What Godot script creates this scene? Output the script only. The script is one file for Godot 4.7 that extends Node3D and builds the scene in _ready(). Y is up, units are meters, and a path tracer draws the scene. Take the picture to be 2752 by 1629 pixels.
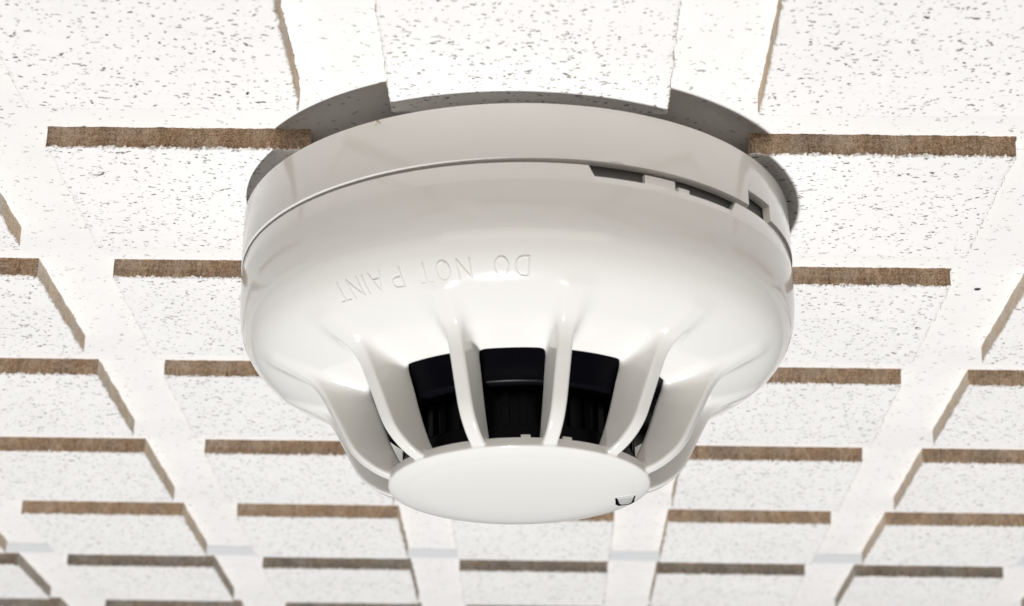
extends Node3D
# A ceiling smoke detector seen from below against grooved mineral-fibre ceiling panels.
# World: y up, tile faces lie in the plane y = CEIL; -z runs away from the camera.

const CEIL := 2.6
const PITCH := 0.1        # from square to square
const GROOVE := 0.025     # groove between the squares
const DEEP := 0.0068      # depth of the groove
const N_RIBS := 12
const RIB_TURN := -1.7    # degrees, middle of the front slot

var rng := RandomNumberGenerator.new()
var M := {}


func _ready() -> void:
	rng.seed = 71
	# ---- camera
	var cam := Camera3D.new()
	cam.name = "camera"
	cam.position = Vector3(0.0059, CEIL - 0.2518, 0.5372)
	cam.basis = Basis.from_euler(Vector3(deg_to_rad(21.0), deg_to_rad(1.065), deg_to_rad(1.044)))
	cam.near = 0.05
	cam.far = 60.0
	var lens := CameraAttributesPhysical.new()
	lens.frustum_focal_length = 12.0 / tan(deg_to_rad(16.51 / 2.0))
	lens.frustum_focus_distance = 0.625
	lens.frustum_near = 0.05
	lens.frustum_far = 60.0
	lens.exposure_aperture = 28.0
	cam.fov = 16.51
	cam.attributes = lens
	add_child(cam)
	cam.current = true
	# ---- light: one small lamp below the detector, a weak room around it
	var env := Environment.new()
	env.background_mode = Environment.BG_COLOR
	env.background_color = Color(1.0, 0.98, 0.96)
	env.background_energy_multiplier = 0.006
	env.tonemap_mode = Environment.TONE_MAPPER_LINEAR
	env.tonemap_exposure = 1.0
	env.sdfgi_enabled = true
	env.ssao_enabled = true
	env.ssil_enabled = true
	var we := WorldEnvironment.new()
	we.name = "world_environment"
	we.environment = env
	add_child(we)
	var lamp := OmniLight3D.new()
	lamp.name = "floor_lamp_light"
	lamp.position = Vector3(-0.09, CEIL - 2.2, 0.085)
	lamp.light_color = Color(1.0, 1.0, 1.0)
	lamp.light_energy = 5.2
	lamp.light_size = 0.04
	lamp.omni_range = 6.0
	lamp.omni_attenuation = 2.0
	lamp.shadow_enabled = true
	add_child(lamp)
	# the far side of the room behind the camera, low under the ceiling
	var room := AreaLight3D.new()
	room.name = "room_light"
	room.area_size = Vector2(3.4, 1.0)
	room.position = Vector3(0.2, CEIL - 0.56, 2.6)
	room.basis = Basis.looking_at(Vector3(-0.2, 0.5, -2.64))
	room.light_color = Color(1.0, 0.95, 0.88)
	room.light_energy = 1.35
	room.area_range = 6.0
	room.area_attenuation = 2.0
	room.shadow_enabled = true
	add_child(room)

	make_materials()
	build_ceiling()
	build_detector()


# ------------------------------------------------------------------ helpers

func lin(r: float, g: float, b: float) -> Color:
	return Color(r, g, b).linear_to_srgb()


func obj(called: String, mesh: Mesh, mat: Material, parent: Node3D) -> MeshInstance3D:
	var o := MeshInstance3D.new()
	o.name = called
	o.mesh = mesh
	if mat:
		o.material_override = mat
	parent.add_child(o, true)
	return o


class Soup:
	# triangles with given normals; front faces run clockwise
	var v := PackedVector3Array()
	var n := PackedVector3Array()

	func tri(a: Vector3, b: Vector3, c: Vector3, na: Vector3, nb: Vector3, nc: Vector3) -> void:
		var x := (b - a).cross(c - a)
		if x.length_squared() < 1e-18:
			return
		if x.dot(na + nb + nc) > 0.0:
			v.append_array([a, c, b])
			n.append_array([na, nc, nb])
		else:
			v.append_array([a, b, c])
			n.append_array([na, nb, nc])

	func quad(a: Vector3, b: Vector3, c: Vector3, d: Vector3, na: Vector3, nb: Vector3, nc: Vector3, nd: Vector3) -> void:
		tri(a, b, c, na, nb, nc)
		tri(a, c, d, na, nc, nd)

	func flat(a: Vector3, b: Vector3, c: Vector3, d: Vector3, out: Vector3) -> void:
		var x := (b - a).cross(c - a)
		if x.length_squared() < 1e-18:
			x = (c - a).cross(d - a)
		x = x.normalized()
		if x.dot(out) < 0.0:
			x = -x
		quad(a, b, c, d, x, x, x, x)

	func add_to(m: ArrayMesh, mat: Material = null) -> ArrayMesh:
		var arr := []
		arr.resize(Mesh.ARRAY_MAX)
		arr[Mesh.ARRAY_VERTEX] = v
		arr[Mesh.ARRAY_NORMAL] = n
		m.add_surface_from_arrays(Mesh.PRIMITIVE_TRIANGLES, arr)
		if mat:
			m.surface_set_material(m.get_surface_count() - 1, mat)
		return m

	func mesh() -> ArrayMesh:
		return add_to(ArrayMesh.new())


func pol(r: float, deg: float, z: float) -> Vector3:
	# millimetres in the detector's frame: radius, azimuth (0 = towards the camera, + = right), depth below the top
	var a := deg_to_rad(deg)
	return Vector3(r * sin(a), -z, r * cos(a)) * 0.001


func box(s: Soup, c: Vector3, h: Vector3, b := Basis()) -> void:
	for ax in 3:
		for sg in [-1.0, 1.0]:
			var nrm := Vector3.ZERO
			nrm[ax] = sg
			var u := Vector3.ZERO
			u[(ax + 1) % 3] = h[(ax + 1) % 3]
			var w := Vector3.ZERO
			w[(ax + 2) % 3] = h[(ax + 2) % 3]
			var o: Vector3 = nrm * h[ax]
			s.flat(c + b * (o - u - w), c + b * (o + u - w), c + b * (o + u + w), c + b * (o - u + w), b * nrm)


# Sweep of profiles [(r, z) mm] round the axis. columns: [[deg, profile], ...]; two columns at one angle make a step.
func sweep(s: Soup, columns: Array) -> void:
	for k in columns.size() - 1:
		var a0: float = columns[k][0]
		var a1: float = columns[k + 1][0]
		var p: PackedVector2Array = columns[k][1]
		var q: PackedVector2Array = columns[k + 1][1]
		if absf(a1 - a0) < 1e-6:
			var side := Vector3(cos(deg_to_rad(a0)), 0, -sin(deg_to_rad(a0)))
			for i in p.size() - 1:
				s.flat(pol(p[i].x, a0, p[i].y), pol(p[i + 1].x, a0, p[i + 1].y), pol(q[i + 1].x, a0, q[i + 1].y), pol(q[i].x, a0, q[i].y), side)
			continue
		for i in p.size() - 1:
			var n0 := edge_normal(p, i, true)
			var n1 := edge_normal(p, i, false)
			s.quad(pol(p[i].x, a0, p[i].y), pol(p[i + 1].x, a0, p[i + 1].y), pol(q[i + 1].x, a1, q[i + 1].y), pol(q[i].x, a1, q[i].y),
				around(n0, a0), around(n1, a0), around(n1, a1), around(n0, a1))


func around(n2: Vector2, deg: float) -> Vector3:
	var a := deg_to_rad(deg)
	return Vector3(n2.x * sin(a), -n2.y, n2.x * cos(a))


# profiles run so that the outside is on the left of (r right, z down) travel from top to bottom on an outer wall
func seg_normal(p: PackedVector2Array, i: int) -> Vector2:
	var d := p[i + 1] - p[i]
	return Vector2(d.y, -d.x).normalized()


func edge_normal(p: PackedVector2Array, i: int, first: bool) -> Vector2:
	var n := seg_normal(p, i)
	var j := i - 1 if first else i + 1
	if j < 0 or j > p.size() - 2:
		return n
	var m := seg_normal(p, j)
	if m.length() < 0.5 or n.dot(m) < 0.74:
		return n
	return (n + m).normalized()


func full(profile: PackedVector2Array, steps := 180) -> Array:
	var c := []
	for k in steps + 1:
		c.append([360.0 * k / steps, profile])
	return c


func spline(points: Array, sub: int) -> PackedVector2Array:
	var out := PackedVector2Array()
	for i in points.size() - 1:
		var p0: Vector2 = points[maxi(i - 1, 0)]
		var p1: Vector2 = points[i]
		var p2: Vector2 = points[i + 1]
		var p3: Vector2 = points[mini(i + 2, points.size() - 1)]
		for k in sub:
			out.append(p1.cubic_interpolate(p2, p0, p3, float(k) / sub))
	out.append(points[-1])
	return out


# ------------------------------------------------------------------ materials

func make_materials() -> void:
	var m := StandardMaterial3D.new()
	m.resource_name = "white_plastic"
	m.albedo_color = lin(0.845, 0.833, 0.802)
	m.roughness = 0.11
	m.metallic_specular = 0.5
	M.plastic = m
	m = m.duplicate()
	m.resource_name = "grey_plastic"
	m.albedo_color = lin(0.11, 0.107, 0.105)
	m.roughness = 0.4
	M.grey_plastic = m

	m = StandardMaterial3D.new()
	m.resource_name = "black_plastic"
	m.albedo_color = lin(0.003, 0.003, 0.0048)
	m.roughness = 0.3
	m.metallic_specular = 0.17
	M.black = m

	m = StandardMaterial3D.new()
	m.resource_name = "clear_lens"
	m.albedo_color = lin(0.8, 0.8, 0.79)
	m.roughness = 0.08
	m.clearcoat_enabled = true
	m.clearcoat = 1.0
	m.clearcoat_roughness = 0.05
	M.lens = m

	m = StandardMaterial3D.new()
	m.resource_name = "painted_steel"
	m.albedo_color = lin(0.77, 0.78, 0.79)
	m.roughness = 0.5
	M.steel = m

	# fissured white face of the squares
	m = StandardMaterial3D.new()
	m.resource_name = "fissured_white"
	var im := fissures(2048, 29000, 20000, 11)
	m.albedo_texture = ImageTexture.create_from_image(im)
	m.uv1_triplanar = true
	m.uv1_world_triplanar = true
	m.uv1_scale = Vector3.ONE / 0.45
	m.uv1_offset = Vector3(0.13, 0.0, 0.37)
	m.roughness = 0.9
	m.metallic_specular = 0.2
	m.heightmap_enabled = true
	m.heightmap_texture = m.albedo_texture
	m.heightmap_scale = 0.04
	M.face = m

	# painted floor of the grooves
	m = m.duplicate()
	m.resource_name = "groove_white"
	im = fissures(1024, 6500, 6000, 23, 0.75, 0.62)
	m.albedo_texture = ImageTexture.create_from_image(im)
	m.heightmap_texture = m.albedo_texture
	m.uv1_scale = Vector3.ONE / 0.41
	m.heightmap_scale = 0.02
	M.groove = m

	M.fibre = fibre_material([Color(0.17, 0.114, 0.078), Color(0.345, 0.24, 0.16), Color(0.46, 0.33, 0.226), Color(0.64, 0.485, 0.35)], 5)
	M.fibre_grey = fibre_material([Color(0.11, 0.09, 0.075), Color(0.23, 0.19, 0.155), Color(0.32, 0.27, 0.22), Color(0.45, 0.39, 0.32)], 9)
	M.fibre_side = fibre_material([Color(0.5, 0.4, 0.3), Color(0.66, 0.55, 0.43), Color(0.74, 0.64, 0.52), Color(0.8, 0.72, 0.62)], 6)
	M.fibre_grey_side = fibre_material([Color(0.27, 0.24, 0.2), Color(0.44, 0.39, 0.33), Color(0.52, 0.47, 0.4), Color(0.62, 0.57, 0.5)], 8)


func fibre_material(tones: Array, sd: int) -> StandardMaterial3D:
	var m := StandardMaterial3D.new()
	m.resource_name = "raw_fibre"
	var f := FastNoiseLite.new()
	f.seed = sd
	f.noise_type = FastNoiseLite.TYPE_SIMPLEX_SMOOTH
	f.frequency = 0.09
	f.fractal_octaves = 4
	f.fractal_gain = 0.65
	var g := FastNoiseLite.new()
	g.seed = sd + 1
	g.frequency = 0.012
	g.fractal_octaves = 2
	var w := FastNoiseLite.new()
	w.seed = sd + 2
	w.frequency = 0.35
	w.fractal_octaves = 2
	var im := Image.create(512, 512, false, Image.FORMAT_RGB8)
	for y in 512:
		for x in 512:
			var t := clampf(0.56 + 0.6 * f.get_noise_2d(x * 0.7, y * 1.2) + 1.0 * w.get_noise_2d(x * 0.8, y * 1.3) + 0.4 * g.get_noise_2d(x, y), 0.0, 0.999) * 3.0
			var k := int(t)
			var c: Color = tones[k].lerp(tones[k + 1], t - k)
			var hue := g.get_noise_2d(x + 900.0, y * 1.4)
			c = Color(c.r * (1.0 + 0.1 * hue), c.g, c.b * (1.0 - 0.14 * hue))
			im.set_pixel(x, y, c.linear_to_srgb())
	m.albedo_texture = ImageTexture.create_from_image(im)
	m.uv1_triplanar = true
	m.uv1_world_triplanar = true
	m.uv1_scale = Vector3.ONE / 0.11
	m.roughness = 1.0
	m.metallic_specular = 0.1
	m.heightmap_enabled = true
	m.heightmap_texture = m.albedo_texture
	m.heightmap_scale = 0.08
	return m


# White mineral-fibre paint with irregular pits: a few dark ones, many faint.
func fissures(side: int, dark: int, faint: int, sd: int, most := 1.0, scale := 1.0) -> Image:
	var r := RandomNumberGenerator.new()
	r.seed = sd
	var noise := FastNoiseLite.new()
	noise.seed = sd
	noise.frequency = 0.02
	noise.fractal_octaves = 4
	var base := PackedFloat32Array()
	base.resize(side * side)
	for y in side:
		for x in side:
			base[y * side + x] = 0.865 + 0.015 * noise.get_noise_2d(x, y) + 0.03 * noise.get_noise_2d(x * 0.15 + 500.0, y * 0.15)
	var cover := PackedFloat32Array()
	cover.resize(side * side)
	for k in dark + faint:
		var strong := k < dark
		var depth := r.randf_range(0.5, 1.0) * most if strong else r.randf_range(0.06, 0.3)
		var px := r.randf() * side
		var py := r.randf() * side
		var a := r.randfn(0.0, 0.5)
		var steps := r.randi_range(1, 5) if strong else r.randi_range(1, 4)
		if strong and r.randf() < 0.07:
			steps += r.randi_range(3, 7)
		var size := r.randf_range(0.45, 1.0) * (1.5 if r.randf() < 0.06 else 1.0) if strong else r.randf_range(0.45, 0.9)
		size *= scale
		for j in steps:
			var rx := size * r.randf_range(0.7, 1.3)
			var ry := size * r.randf_range(0.6, 1.2)
			var reach := int(ceil(1.6 * maxf(rx, ry)))
			for dy in range(-reach, reach + 1):
				for dx in range(-reach, reach + 1):
					var d := Vector2(dx / rx, dy / ry).length()
					if d < 1.6:
						var w := depth * clampf(1.6 - d, 0.0, 0.7) / 0.7
						var at := posmod(int(py) + dy, side) * side + posmod(int(px) + dx, side)
						cover[at] = maxf(cover[at], w)
			a += r.randfn(0.0, 0.5)
			px += cos(a) * size * 1.3
			py += sin(a) * size * 0.9
	var pit := Color(0.04, 0.027, 0.019)
	var data := PackedByteArray()
	data.resize(side * side * 3)
	for i in side * side:
		var c := Color(base[i], base[i] * 0.98, base[i] * 0.962).lerp(pit, cover[i]).linear_to_srgb()
		data[i * 3] = int(c.r * 255.0)
		data[i * 3 + 1] = int(c.g * 255.0)
		data[i * 3 + 2] = int(c.b * 255.0)
	return Image.create_from_data(side, side, false, Image.FORMAT_RGB8, data)


# ------------------------------------------------------------------ ceiling

func build_ceiling() -> void:
	var ceiling := Node3D.new()
	ceiling.name = "ceiling"
	ceiling.position = Vector3(0, CEIL, 0)
	ceiling.set_meta("kind", "structure")
	ceiling.set_meta("label", "white fissured acoustic ceiling of raised squares with raw brown edges")
	add_child(ceiling)

	# the panels' backs with the groove floor, joined by a steel grid under the joints
	var xs := [-0.95, -0.35, 0.85]
	var zs := [-1.0875, -0.4875, 0.1125, 0.7125]
	var boards := []
	for j in 3:
		for i in 2:
			var s := Soup.new()
			var w: float = xs[i + 1] - xs[i]
			var l: float = zs[j + 1] - zs[j]
			box(s, Vector3.ZERO, Vector3(w / 2 - 0.004, 0.007, l / 2 - 0.004))
			var b := obj("ceiling_panel", s.mesh(), M.groove, ceiling)
			b.position = Vector3((xs[i] + xs[i + 1]) / 2, DEEP + 0.007, (zs[j] + zs[j + 1]) / 2)
			boards.append(b)
	var gb := Soup.new()
	box(gb, Vector3.ZERO, Vector3(0.0075, 0.0006, 0.9))
	obj("grid_bar", gb.mesh(), M.steel, ceiling).position = Vector3(xs[1], DEEP - 0.0012, -0.1875)
	for z in [-1.0875, -0.4875, 0.1125]:
		var s := Soup.new()
		box(s, Vector3.ZERO, Vector3(0.9, 0.0006, 0.0085))
		obj("grid_bar", s.mesh(), M.steel, ceiling).position = Vector3(-0.05, DEEP - 0.0001, z)

	var kinds := []
	for k in 6:
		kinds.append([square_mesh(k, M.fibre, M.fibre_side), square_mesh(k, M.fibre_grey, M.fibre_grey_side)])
	for row in range(-2, 11):
		for col in range(-6, 7):
			var x := col * PITCH
			var z := -(row - 1) * PITCH - (PITCH - GROOVE) / 2
			if x < xs[0] or x > xs[2] or z < zs[0] or z > zs[3]:
				continue
			var i := 0 if x < xs[1] else 1
			var j := 0 if z < zs[1] else (1 if z < zs[2] else 2)
			var board: MeshInstance3D = boards[j * 2 + i]
			var pick: Array = kinds[rng.randi() % 6]
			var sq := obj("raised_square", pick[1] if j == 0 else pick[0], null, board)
			sq.position = Vector3(x, 0, z) - board.position
			sq.rotation.y = PI * (rng.randi() % 2)
	# the one dark pit right of the detector
	var d := Soup.new()
	var ring := 12
	for k in ring:
		var a := TAU * k / ring
		var b := TAU * (k + 1) / ring
		var p := Vector3(cos(a) * 0.0011 * (1.0 + 0.2 * sin(3 * a)), 0, sin(a) * 0.0009)
		var q := Vector3(cos(b) * 0.0011 * (1.0 + 0.2 * sin(3 * b)), 0, sin(b) * 0.0009)
		d.tri(Vector3(0, -0.0003, 0), p, q, Vector3.DOWN, (p + Vector3.DOWN * 0.002).normalized(), (q + Vector3.DOWN * 0.002).normalized())
	var pm := StandardMaterial3D.new()
	pm.resource_name = "dark_dirt"
	pm.albedo_color = lin(0.03, 0.027, 0.025)
	pm.roughness = 0.9
	obj("dirt_speck", d.mesh(), pm, ceiling).position = Vector3(0.150, DEEP - 0.0003, -0.118)


# One raised square: ragged raw-fibre walls and a white face whose rim is broken unevenly.
func square_mesh(kind: int, fibre: Material, flank_fibre: Material) -> ArrayMesh:
	var r := RandomNumberGenerator.new()
	r.seed = 400 + kind
	var nz := FastNoiseLite.new()
	nz.seed = 40 + kind
	nz.frequency = 1.0
	var per := 150
	var half := (PITCH - GROOVE) / 2
	var loops := [[], [], [], [], []]
	for side in 4:
		for k in per:
			var t := -half + 2.0 * half * k / per
			var p := Vector3(t, 0, half).rotated(Vector3.UP, side * PI / 2)
			var out := Vector3(0, 0, 1).rotated(Vector3.UP, side * PI / 2)
			if k == 0:
				out = Vector3(-0.7, 0, 0.7).rotated(Vector3.UP, side * PI / 2)
			var u := float(side * per + k)
			var low := nz.get_noise_2d(u * 0.045, 3.0) * 0.0007
			var mid := nz.get_noise_2d(u * 0.3, 9.0) * (0.0003 if side % 2 == 1 else 0.0007)
			var jag := 0.4 if side % 2 == 1 else 1.0
			loops[0].append(p + out * (low * 0.4 + r.randf_range(-0.0001, 0.0001)) + Vector3(0, DEEP + 0.001, 0))
			loops[1].append(p + out * (low * 0.8 + mid * 0.5 + jag * r.randf_range(-0.0003, 0.0003)) + Vector3(0, 0.0036 + r.randf_range(-0.0006, 0.0006), 0))
			loops[2].append(p + out * (low + mid + jag * r.randf_range(-0.0003, 0.0003)) + Vector3(0, 0.0004 + clampf(nz.get_noise_2d(u * 0.22, 51.0) + 0.8 * nz.get_noise_2d(u * 0.8, 77.0), 0.0, 1.0) * 0.0011 * jag + r.randf_range(0.0, 0.0003), 0))
			loops[3].append(p + out * (low + mid - 0.00025 + r.randf_range(-0.00025, 0.0002)) + Vector3(0, 0.00015 + r.randf_range(-0.0001, 0.0001), 0))
			loops[4].append(p + out * (low - 0.0011 + r.randf_range(-0.0002, 0.0002)))
	var n := per * 4
	var wall := Soup.new()
	var flank := Soup.new()
	var face := Soup.new()
	for k in n:
		var q := (k + 1) % n
		var o: Vector3 = (loops[0][k] + loops[0][q]) * Vector3(1, 0, 1)
		for l in 2:
			var a: Vector3 = loops[l][k]
			var b: Vector3 = loops[l][q]
			var c: Vector3 = loops[l + 1][q]
			var e: Vector3 = loops[l + 1][k]
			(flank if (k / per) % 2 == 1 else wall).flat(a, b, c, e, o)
		for l in [2, 3]:
			var target := face
			target.flat(loops[l][k], loops[l][q], loops[l + 1][q], loops[l + 1][k], o.normalized() * 0.5 + Vector3.DOWN)
		var sd := k / per
		var i0 := Vector3(lerpf(-half, half, float(k % per) / per) * 0.94, 0, half * 0.94).rotated(Vector3.UP, sd * PI / 2)
		var i1 := Vector3(lerpf(-half, half, float(k % per + 1) / per) * 0.94, 0, half * 0.94).rotated(Vector3.UP, sd * PI / 2)
		face.flat(loops[4][k], loops[4][q], i1, i0, Vector3.DOWN)
	var hh := half * 0.94
	face.flat(Vector3(-hh, 0, -hh), Vector3(hh, 0, -hh), Vector3(hh, 0, hh), Vector3(-hh, 0, hh), Vector3.DOWN)
	var m := ArrayMesh.new()
	face.add_to(m, M.face)
	wall.add_to(m, fibre)
	flank.add_to(m, flank_fibre)
	return m


# ------------------------------------------------------------------ smoke detector

func build_detector() -> void:
	var det := Node3D.new()
	det.name = "smoke_detector"
	det.position = Vector3(-0.0040, CEIL - 0.005, -0.0429)
	det.basis = Basis(Vector3.RIGHT, deg_to_rad(-1.283)) * Basis(Vector3.BACK, deg_to_rad(1.548))
	det.set_meta("label", "round glossy white plastic smoke detector on the ceiling reading do not paint")
	det.set_meta("category", "smoke detector")
	add_child(det)

	# base ring with its key notch
	var ring := Soup.new()
	var cols := []
	var stops := [0.0, 52.3, 52.3, 61.2, 61.2, 360.0]
	var bottoms := [16.9, 12.3, 16.9]
	for k in 3:
		var a0: float = stops[k * 2]
		var a1: float = stops[k * 2 + 1]
		var zb: float = bottoms[k]
		var prof := PackedVector2Array([Vector2(72, 0), Vector2(80.7, 0), Vector2(81.15, 0.15), Vector2(81.4, 0.6), Vector2(81.4 + 0.02 * zb, zb - 0.5), Vector2(81.0 + 0.02 * zb, zb - 0.06), Vector2(80.9, zb), Vector2(79.6, zb), Vector2(79.5, 2.0)])
		var n := maxi(8, int((a1 - a0) / 1.5))
		for i in n + 1:
			cols.append([lerpf(a0, a1, float(i) / n), prof])
	sweep(ring, cols)
	obj("base_ring", ring.mesh(), M.plastic, det)
	# wall inside the ring, seen through the seam and the slots
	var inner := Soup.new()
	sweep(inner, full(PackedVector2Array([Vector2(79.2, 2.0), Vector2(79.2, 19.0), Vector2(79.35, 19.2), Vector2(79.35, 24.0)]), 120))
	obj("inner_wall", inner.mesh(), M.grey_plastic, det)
	# the box that carries the base
	var plate := Soup.new()
	sweep(plate, full(PackedVector2Array([Vector2(0.01, -4.0), Vector2(50, -4.0), Vector2(50, -2.4), Vector2(70, -2.4), Vector2(70, 0.4), Vector2(78, 0.4)]), 96))
	obj("mounting_plate", plate.mesh(), M.plastic, det)

	build_cover(det)

	# black chamber behind the slots
	var ch := Node3D.new()
	ch.name = "sensing_chamber"
	det.add_child(ch)
	var bl := Soup.new()
	var bp := spline([Vector2(44.3, 53.0), Vector2(44.2, 55.0), Vector2(43.0, 57.0), Vector2(41.6, 59.5), Vector2(40.5, 62.2), Vector2(40.0, 63.2), Vector2(39.2, 63.7)], 4)
	bp.append_array(PackedVector2Array([Vector2(33.4, 64.0), Vector2(32.4, 64.5), Vector2(32.2, 73.6), Vector2(33.2, 73.6), Vector2(33.2, 74.2), Vector2(32.2, 79.6), Vector2(0.01, 79.6)]))
	sweep(bl, full(bp, 144))
	var shell := obj("chamber_body", bl.mesh(), M.black, ch)
	shell.name = "chamber_body"
	var bar := Soup.new()
	box(bar, Vector3.ZERO, Vector3(0.0009, 0.0048, 0.001))
	var bar_mesh := bar.mesh()
	for k in 44:
		var a := TAU * (k + 0.3) / 44
		var b := obj("grille_bar", bar_mesh, M.black, ch)
		b.position = Vector3(sin(a) * 32.5, -69.0, cos(a) * 32.5) * 0.001
		b.rotation.y = a

	# raised lettering on the shoulder, read from the far side
	var letters := [["D", 1.4], ["O", -2.7], ["N", -10.2], ["O", -14.4], ["T", -18.3], ["P", -24.6], ["A", -28.9], ["I", -31.7], ["N", -34.3], ["T", -38.0]]
	for l in letters:
		obj("raised_letter", letter_mesh(l[0], l[1]), M.plastic, det)

	# status light window at the rim of the cap
	var fr := Soup.new()
	prism(fr, [Vector2(27.6, -6.0), Vector2(33.7, -6.2), Vector2(33.6, -14.9), Vector2(32.4, -16.5), Vector2(29.0, -15.7), Vector2(28.0, -13.4)], 0.1)
	var led := obj("status_window", fr.mesh(), M.black, det)
	var le := Soup.new()
	prism(le, [Vector2(28.2, -5.2), Vector2(33.2, -5.4), Vector2(32.6, -12.6), Vector2(31.8, -13.7), Vector2(29.8, -13.1), Vector2(29.1, -11.7)], 0.4)
	obj("lens", le.mesh(), M.lens, led)
	# a moulded mark above the locking slot and a crumb of dirt on the upper edge of the ring
	var mk := Soup.new()
	for b in [[17.9, 16.2, 0.5], [18.6, 15.85, 0.0], [19.4, 15.75, 0.0], [20.2, 15.9, -0.2], [20.7, 16.15, -0.5]]:
		box(mk, pol(81.72, b[0], b[1]), Vector3(0.0006, 0.00018, 0.00016), Basis(Vector3.UP, deg_to_rad(b[0])) * Basis(Vector3.BACK, b[2]))
	obj("moulded_mark", mk.mesh(), M.plastic, det)
	var crumb := SphereMesh.new()
	crumb.radius = 0.0004
	crumb.height = 0.0006
	crumb.radial_segments = 8
	crumb.rings = 4
	for b in [[-26.7, 0.7, 1.0], [-26.2, 1.3, 0.6], [-27.1, 1.5, 0.5]]:
		var o := obj("dirt_crumb", crumb, M.fibre, det)
		o.position = pol(81.45, b[0], b[1])
		o.scale = Vector3.ONE * b[2]
	# small catches on the upper edge of the cap
	for a in [3.2, 21.0]:
		var t := Soup.new()
		box(t, pol(36.9, a, 78.8), Vector3(0.0013, 0.0006, 0.0006), Basis(Vector3.UP, deg_to_rad(a)))
		obj("catch", t.mesh(), M.plastic, det)


func dome_at(p: Vector2) -> float:
	for i in dome.size() - 1:
		if dome[i + 1].x >= p.length():
			return lerpf(dome[i].y, dome[i + 1].y, (p.length() - dome[i].x) / (dome[i + 1].x - dome[i].x))
	return 81.0


# a small flat piece let into the domed cap, its top at a height over the dome
func prism(s: Soup, pts: Array, over: float) -> void:
	var c := Vector2.ZERO
	for p in pts:
		c += p
	c /= pts.size()
	for k in pts.size():
		var p: Vector2 = pts[k]
		var q: Vector2 = pts[(k + 1) % pts.size()]
		var pi := p.lerp(c, 0.06)
		var qi := q.lerp(c, 0.06)
		var o := Vector3((p + q).x / 2 - c.x, 0, (p + q).y / 2 - c.y)
		s.flat(mm(p, 80.2), mm(q, 80.2), mm(q, dome_at(q) + over - 0.1), mm(p, dome_at(p) + over - 0.1), o)
		s.flat(mm(p, dome_at(p) + over - 0.1), mm(q, dome_at(q) + over - 0.1), mm(qi, dome_at(qi) + over), mm(pi, dome_at(pi) + over), o.normalized() + Vector3.DOWN)
		s.flat(mm(c, dome_at(c) + over), mm(pi, dome_at(pi) + over), mm(qi, dome_at(qi) + over), mm(qi, dome_at(qi) + over), Vector3.DOWN)


func mm(p: Vector2, z: float) -> Vector3:
	return Vector3(p.x, -z, p.y) * 0.001


# ---- the cover: wall, shoulder, twelve flared ribs and the cap, one smooth field

const BODY_PROFILE := [Vector2(81.45, 16.0), Vector2(81.6, 24.0), Vector2(81.55, 30.0), Vector2(80.9, 36.0), Vector2(79.3, 40.2), Vector2(76.8, 43.9), Vector2(73.2, 46.9), Vector2(68.5, 49.2), Vector2(62.0, 51.4), Vector2(54.0, 53.7), Vector2(46.0, 55.8)]
var body_poly: PackedVector2Array
var rib_poly: PackedVector2Array
var cap_poly: PackedVector2Array
var shoulder: PackedVector2Array
var dome: PackedVector2Array


func sd_poly(p: Vector2, v: PackedVector2Array) -> float:
	var n := v.size()
	var d := 1e9
	var s := 1.0
	var j := n - 1
	for i in n:
		var e := v[j] - v[i]
		var w := p - v[i]
		var b := w - e * clampf(w.dot(e) / e.length_squared(), 0.0, 1.0)
		d = minf(d, b.length_squared())
		var c1 := p.y >= v[i].y
		var c2 := p.y < v[j].y
		var c3 := e.x * w.y > e.y * w.x
		if (c1 and c2 and c3) or (not c1 and not c2 and not c3):
			s = -s
		j = i
	return s * sqrt(d)


func smin(a: float, b: float, k: float) -> float:
	var h := maxf(k - absf(a - b), 0.0) / k
	return minf(a, b) - h * h * h * k / 6.0


func rib_half(r: float, z: float) -> float:
	# ribs grow thicker inward
	var ro := 58.0
	if z > 57.0:
		ro = lerpf(58.0, 49.1, minf((z - 57.0) / 15.7, 1.0))
	if z > 72.7:
		ro = lerpf(49.1, 38.0, (z - 72.7) / 7.5)
	return 2.1 + 0.02 * clampf(ro - r, 0.0, 15.0)


func join(db: float, dr2: float, dc: float, lat: float, z: float, r: float) -> float:
	var half := rib_half(r, z)
	var rho := 0.9
	var qx := dr2 + rho
	var qy := lat - half + rho
	var dr := minf(maxf(qx, qy), 0.0) + Vector2(maxf(qx, 0.0), maxf(qy, 0.0)).length() - rho
	return smin(smin(db, dr, lerpf(3.0, 7.5, smoothstep(45.0, 57.0, r))), dc, 0.9)


func field(x: float, y: float, z: float) -> float:
	# x across the rib, y outward, z down, millimetres
	var p := Vector2(sqrt(x * x + y * y), z)
	return join(sd_poly(p, body_poly), sd_poly(p, rib_poly), sd_poly(p, cap_poly), absf(x), z, p.x)


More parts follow.
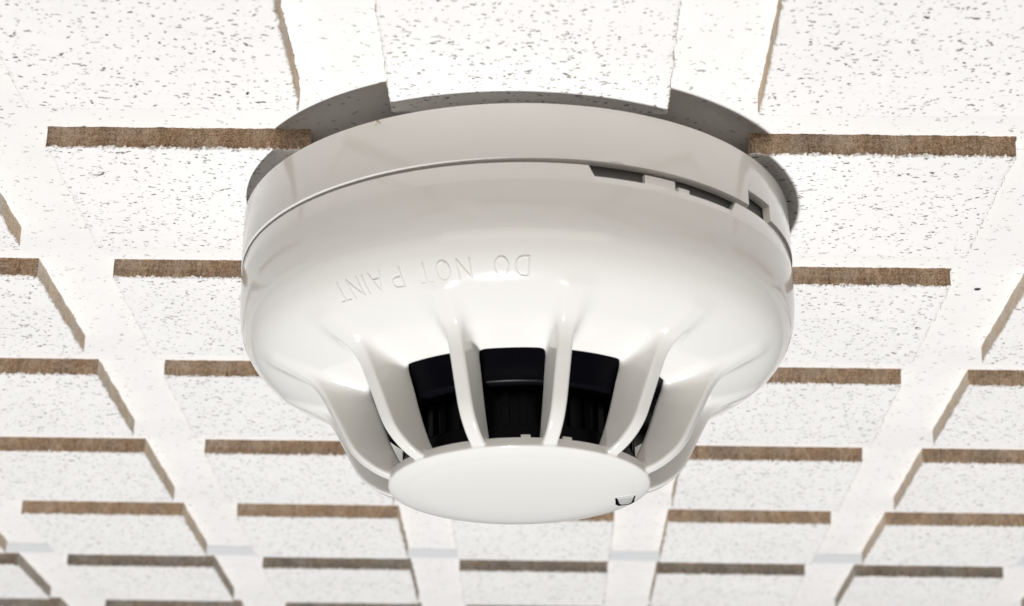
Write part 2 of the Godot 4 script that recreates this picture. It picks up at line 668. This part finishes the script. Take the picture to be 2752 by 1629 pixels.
func build_cover(det: Node3D) -> void:
	shoulder = spline(BODY_PROFILE, 5)
	body_poly = shoulder.duplicate()
	body_poly.append_array(PackedVector2Array([Vector2(45.2, 55.85), Vector2(44.7, 55.6), Vector2(44.5, 55.0), Vector2(44.5, 16.0)]))
	rib_poly = spline([Vector2(70.0, 46.5), Vector2(64.5, 50.4), Vector2(60.4, 53.6), Vector2(57.6, 57.5), Vector2(55.3, 61.8), Vector2(53.2, 65.8), Vector2(51.3, 69.5), Vector2(49.3, 73.0), Vector2(46.6, 76.0), Vector2(43.5, 78.3), Vector2(40.3, 80.0), Vector2(37.2, 81.1)], 5)
	rib_poly.append_array(spline([Vector2(34.0, 81.2), Vector2(33.6, 79.0), Vector2(35.6, 75.5), Vector2(37.6, 71.5), Vector2(39.8, 66.0), Vector2(41.4, 61.5), Vector2(43.4, 56.0), Vector2(45.0, 48.0)], 3))
	dome = spline([Vector2(0.01, 84.1), Vector2(10.0, 84.0), Vector2(20.0, 83.75), Vector2(28.0, 83.3), Vector2(33.0, 82.65), Vector2(35.5, 82.15), Vector2(36.9, 81.72), Vector2(37.45, 81.45), Vector2(37.62, 81.1), Vector2(37.6, 79.3)], 4)
	cap_poly = PackedVector2Array()
	for q in dome:
		if q.x >= 20.0:
			cap_poly.append(q)
	cap_poly.append_array(PackedVector2Array([Vector2(37.4, 78.9), Vector2(37.0, 78.8), Vector2(35.5, 79.4), Vector2(20.0, 80.0)]))

	# grid in azimuth (finer at the rib), radius and depth
	var sector := TAU / N_RIBS
	var fs := PackedFloat32Array()
	var nf := 64
	for i in nf + 1:
		var u := 2.0 * i / nf - 1.0
		fs.append(sector / 2 * (0.42 * u + 0.58 * u * u * u))
	var rs := PackedFloat32Array()
	var r := 31.6
	while r < 83.5:
		rs.append(r)
		r += 0.6
	var zs := PackedFloat32Array()
	var z := 22.0
	while z < 85.2:
		zs.append(z)
		z += 1.2 if z < 36.0 else 0.6
	var nr := rs.size()
	var nz := zs.size()
	var b2 := PackedFloat32Array()
	var r2 := PackedFloat32Array()
	var c2 := PackedFloat32Array()
	for i in nr:
		for k in nz:
			var p := Vector2(rs[i], zs[k])
			b2.append(sd_poly(p, body_poly))
			r2.append(sd_poly(p, rib_poly))
			c2.append(sd_poly(p, cap_poly))
	var val := PackedFloat32Array()
	val.resize((nf + 1) * nr * nz)
	var at := 0
	for f in nf + 1:
		var sn := absf(sin(fs[f]))
		for i in nr:
			for k in nz:
				var q := i * nz + k
				val[at] = join(b2[q], r2[q], c2[q], rs[i] * sn, zs[k], rs[i])
				at += 1
	var sf := nr * nz
	var ids := PackedInt32Array()
	ids.resize(nf * nr * nz)
	ids.fill(-1)
	var pts := PackedVector3Array()
	var nrm := PackedVector3Array()
	var corner := [0, 1, nz, nz + 1, sf, sf + 1, sf + nz, sf + nz + 1]
	var edges := [[0, 1], [2, 3], [4, 5], [6, 7], [0, 2], [1, 3], [4, 6], [5, 7], [0, 4], [1, 5], [2, 6], [3, 7]]
	for f in nf:
		for i in nr - 1:
			for k in nz - 1:
				var o := f * sf + i * nz + k
				var v0 := val[o]
				if absf(v0) > 3.5:
					continue
				var neg := 0
				for c in 8:
					if val[o + corner[c]] < 0.0:
						neg += 1
				if neg == 0 or neg == 8:
					continue
				var sum := Vector3.ZERO
				var cnt := 0
				for e in edges:
					var va := val[o + corner[e[0]]]
					var vb := val[o + corner[e[1]]]
					if (va < 0.0) != (vb < 0.0):
						var t := va / (va - vb)
						var ca := Vector3(e[0] >> 2, (e[0] >> 1) & 1, e[0] & 1)
						var cb := Vector3(e[1] >> 2, (e[1] >> 1) & 1, e[1] & 1)
						sum += ca.lerp(cb, t)
						cnt += 1
				sum /= cnt
				var phi := lerpf(fs[f], fs[f + 1], sum.x)
				var rr := lerpf(rs[i], rs[i + 1], sum.y)
				var zz := lerpf(zs[k], zs[k + 1], sum.z)
				var p := Vector3(rr * sin(phi), rr * cos(phi), zz)
				var h := 0.22
				var d := field(p.x, p.y, p.z)
				var g := Vector3(field(p.x + h, p.y, p.z) - field(p.x - h, p.y, p.z), field(p.x, p.y + h, p.z) - field(p.x, p.y - h, p.z), field(p.x, p.y, p.z + h) - field(p.x, p.y, p.z - h)) / (2 * h)
				var gl := maxf(g.length(), 0.3)
				p -= g / (gl * gl) * clampf(d, -0.5, 0.5)
				ids[f * nr * nz + i * nz + k] = pts.size()
				pts.append(p)
				nrm.append(g.normalized())
	# quads of one sector, sorted into cover, rib and cap by what is nearest
	var quads := [[], [], []]
	for f in nf:
		for i in nr - 1:
			for k in nz - 1:
				var o := f * sf + i * nz + k
				var s0 := val[o] < 0.0
				for ax in 3:
					var step: int = [sf, nz, 1][ax]
					if (val[o + step] < 0.0) == s0:
						continue
					var ring := []
					var ok := true
					# the four cells round this grid edge
					for w in [[0, 0], [1, 0], [1, 1], [0, 1]]:
						var cf: int = f - (w[0] if ax != 0 else 0)
						var ci: int = i - (w[0] if ax == 0 else (w[1] if ax == 2 else 0))
						var ck: int = k - (w[1] if ax != 2 else 0)
						var wrap := 0
						if cf < 0:
							cf = nf - 1
							wrap = -1
						if ci < 0 or ck < 0:
							ok = false
							break
						var id := ids[cf * nr * nz + ci * nz + ck]
						if id < 0:
							ok = false
							break
						ring.append([id, wrap])
					if ok:
						var c := (pts[ring[0][0]] + pts[ring[2][0]]) / 2
						var lat := absf(pts[ring[0][0]].x)
						var rad := Vector2(c.x, c.y).length()
						var kind := 0
						if ring[0][1] == 0 and ring[1][1] == 0 and ring[2][1] == 0 and ring[3][1] == 0:
							var q2 := Vector2(rad, c.z)
							var dc := sd_poly(q2, cap_poly)
							var db := sd_poly(q2, body_poly)
							var dr := maxf(sd_poly(q2, rib_poly), lat - rib_half(rad, c.z))
							if dc < 0.35 and dc < dr + 0.3:
								kind = 2
							elif dr < db and rad < 66.0:
								kind = 1
						elif c.z > 74.0 and rad < 39.0:
							kind = 2
						quads[kind].append(ring)
	var body := Soup.new()
	var cap := Soup.new()
	var turn0 := deg_to_rad(RIB_TURN) + sector / 2
	var ribs := []
	for sct in N_RIBS:
		var rib := Soup.new()
		var here := turn_basis(turn0 + sector * sct)
		var back := turn_basis(turn0 + sector * (sct - 1))
		for kind in 3:
			var target: Soup = [body, rib, cap][kind]
			for ring in quads[kind]:
				var a := []
				var n := []
				for w in ring:
					var b: Basis = here if w[1] == 0 else back
					a.append(b * flip(pts[w[0]]))
					n.append(b * flip(nrm[w[0]], 1.0))
				target.quad(a[0], a[1], a[2], a[3], n[0], n[1], n[2], n[3])
		ribs.append(rib)
	# wall above the field, with the lowered rim over the locking slots
	var cols := []
	for part in [[-180.0, 14.0, 17.35], [15.1, 46.8, 20.6], [48.2, 180.0, 17.35]]:
		var zt: float = part[2]
		var n := maxi(6, int((part[1] - part[0]) / 2.0))
		for i in n + 1:
			var at_deg := lerpf(part[0], part[1], float(i) / n)
			zt = part[2] + (0.18 * cos(deg_to_rad(at_deg - 15.0)) if part[2] < 18.0 else 0.0)
			cols.append([at_deg, PackedVector2Array([Vector2(79.4, zt), Vector2(81.0, zt), Vector2(81.2, zt + 0.08), Vector2(81.28, zt + 0.25), Vector2(81.55, 24.3)])])
	sweep(body, cols)
	# two lugs standing in the slot
	for lug in [[25.5, 32.2, 17.6, 80.7], [32.9, 35.4, 19.2, 81.0]]:
		var lc := []
		var lp := PackedVector2Array([Vector2(79.0, lug[2]), Vector2(lug[3] - 0.3, lug[2]), Vector2(lug[3], lug[2] + 0.3), Vector2(lug[3], 21.0)])
		var nil := PackedVector2Array([Vector2(79.0, lug[2]), Vector2(79.0, lug[2]), Vector2(79.0, lug[2] + 0.3), Vector2(79.0, 21.0)])
		lc.append([lug[0], nil])
		for i in 7:
			lc.append([lerpf(lug[0], lug[1], i / 6.0), lp])
		lc.append([lug[1], nil])
		sweep(body, lc)
	# middle of the cap
	var low := PackedVector2Array()
	for q in range(dome.size() - 1, -1, -1):
		if dome[q].x < 33.2:
			low.append(dome[q])
	sweep(cap, full(low, 120))
	obj("cover", body.mesh(), M.plastic, det)
	for rib in ribs:
		obj("rib", rib.mesh(), M.plastic, det)
	obj("cap", cap.mesh(), M.plastic, det)


func flip(p: Vector3, scale := 0.001) -> Vector3:
	# field axes (across, outward, down) to the detector's (x, y up, z towards the camera)
	return Vector3(p.x, -p.z, p.y) * scale


func turn_basis(a: float) -> Basis:
	return Basis(Vector3.UP, a)


# ---- letters: thin raised strokes bent over the shoulder

func letter_mesh(ch: String, deg: float) -> ArrayMesh:
	# strokes in a box 0..w by 0..1 (x reading direction, y up)
	var strokes := []
	var w := 0.62
	match ch:
		"D":
			strokes = [[Vector2(0, 0), Vector2(0, 1)], arc([[0.0, 0.0], [0.28, 0.0], [0.52, 0.14], [0.62, 0.5], [0.52, 0.86], [0.28, 1.0], [0.0, 1.0]])]
		"O":
			var o := []
			for k in 21:
				o.append(Vector2(0.33 + 0.33 * cos(TAU * k / 20), 0.5 + 0.5 * sin(TAU * k / 20)))
			strokes = [o]
			w = 0.66
		"N":
			strokes = [[Vector2(0, 0), Vector2(0, 1), Vector2(0.6, 0), Vector2(0.6, 1)]]
		"T":
			strokes = [[Vector2(0, 1), Vector2(0.6, 1)], [Vector2(0.3, 0), Vector2(0.3, 1)]]
		"P":
			strokes = [[Vector2(0, 0), Vector2(0, 1)], arc([[0.0, 1.0], [0.3, 1.0], [0.5, 0.9], [0.54, 0.74], [0.46, 0.56], [0.28, 0.48], [0.0, 0.48]])]
		"A":
			strokes = [[Vector2(0, 0), Vector2(0.3, 1), Vector2(0.6, 0)], [Vector2(0.11, 0.34), Vector2(0.49, 0.34)]]
		"I":
			strokes = [[Vector2(0, 0), Vector2(0, 1)]]
			w = 0.0
	var s := Soup.new()
	for line in strokes:
		var fine := []
		for k in line.size() - 1:
			var a: Vector2 = line[k]
			var b: Vector2 = line[k + 1]
			var n := maxi(1, int(a.distance_to(b) / 0.12))
			for i in n:
				fine.append(a.lerp(b, float(i) / n))
		fine.append(line[-1])
		for k in fine.size() - 1:
			ridge(s, fine[k], fine[k + 1], w, deg)
	return s.mesh()


func arc(p: Array) -> Array:
	var v := []
	for q in p:
		v.append(Vector2(q[0], q[1]))
	return Array(spline(v, 4))


func ridge(s: Soup, a: Vector2, b: Vector2, w: float, deg: float) -> void:
	var d := (b - a).normalized()
	var n := Vector2(-d.y, d.x)
	var hw := 0.062
	var top := 0.028
	a -= d * 0.02
	b += d * 0.02
	var rows := []
	for p in [a, b]:
		rows.append([on_shoulder(p + n * hw, w, deg, -0.05), on_shoulder(p + n * top, w, deg, 0.27), on_shoulder(p - n * top, w, deg, 0.27), on_shoulder(p - n * hw, w, deg, -0.05)])
	var up: Vector3 = (rows[0][1] + rows[0][2] - rows[0][0] - rows[0][3])
	for k in 3:
		s.flat(rows[0][k], rows[1][k], rows[1][k + 1], rows[0][k + 1], up.normalized())
	for r in 2:
		s.flat(rows[r][0], rows[r][1], rows[r][2], rows[r][3], (rows[r][0] - rows[1 - r][0]).normalized())


func on_shoulder(p: Vector2, w: float, deg: float, lift: float) -> Vector3:
	# y = 0 lies high on the wall side, y = 1 towards the slots; 5.5 mm tall
	var s := 5.5 * p.y
	var run := 0.0
	var i := 0
	var start := Vector2(77.45, 43.05)
	while shoulder[i].y < start.y:
		i += 1
	var prev := start
	while i < shoulder.size() - 1:
		var step := prev.distance_to(shoulder[i])
		if run + step >= s:
			break
		run += step
		prev = shoulder[i]
		i += 1
	var dir := (shoulder[i] - prev).normalized()
	var q := prev + dir * (s - run)
	var out := Vector2(dir.y, -dir.x)
	q += out * lift
	var a := deg - rad_to_deg((p.x - w / 2) * 5.5 / 75.3)
	return pol(q.x, a, q.y)
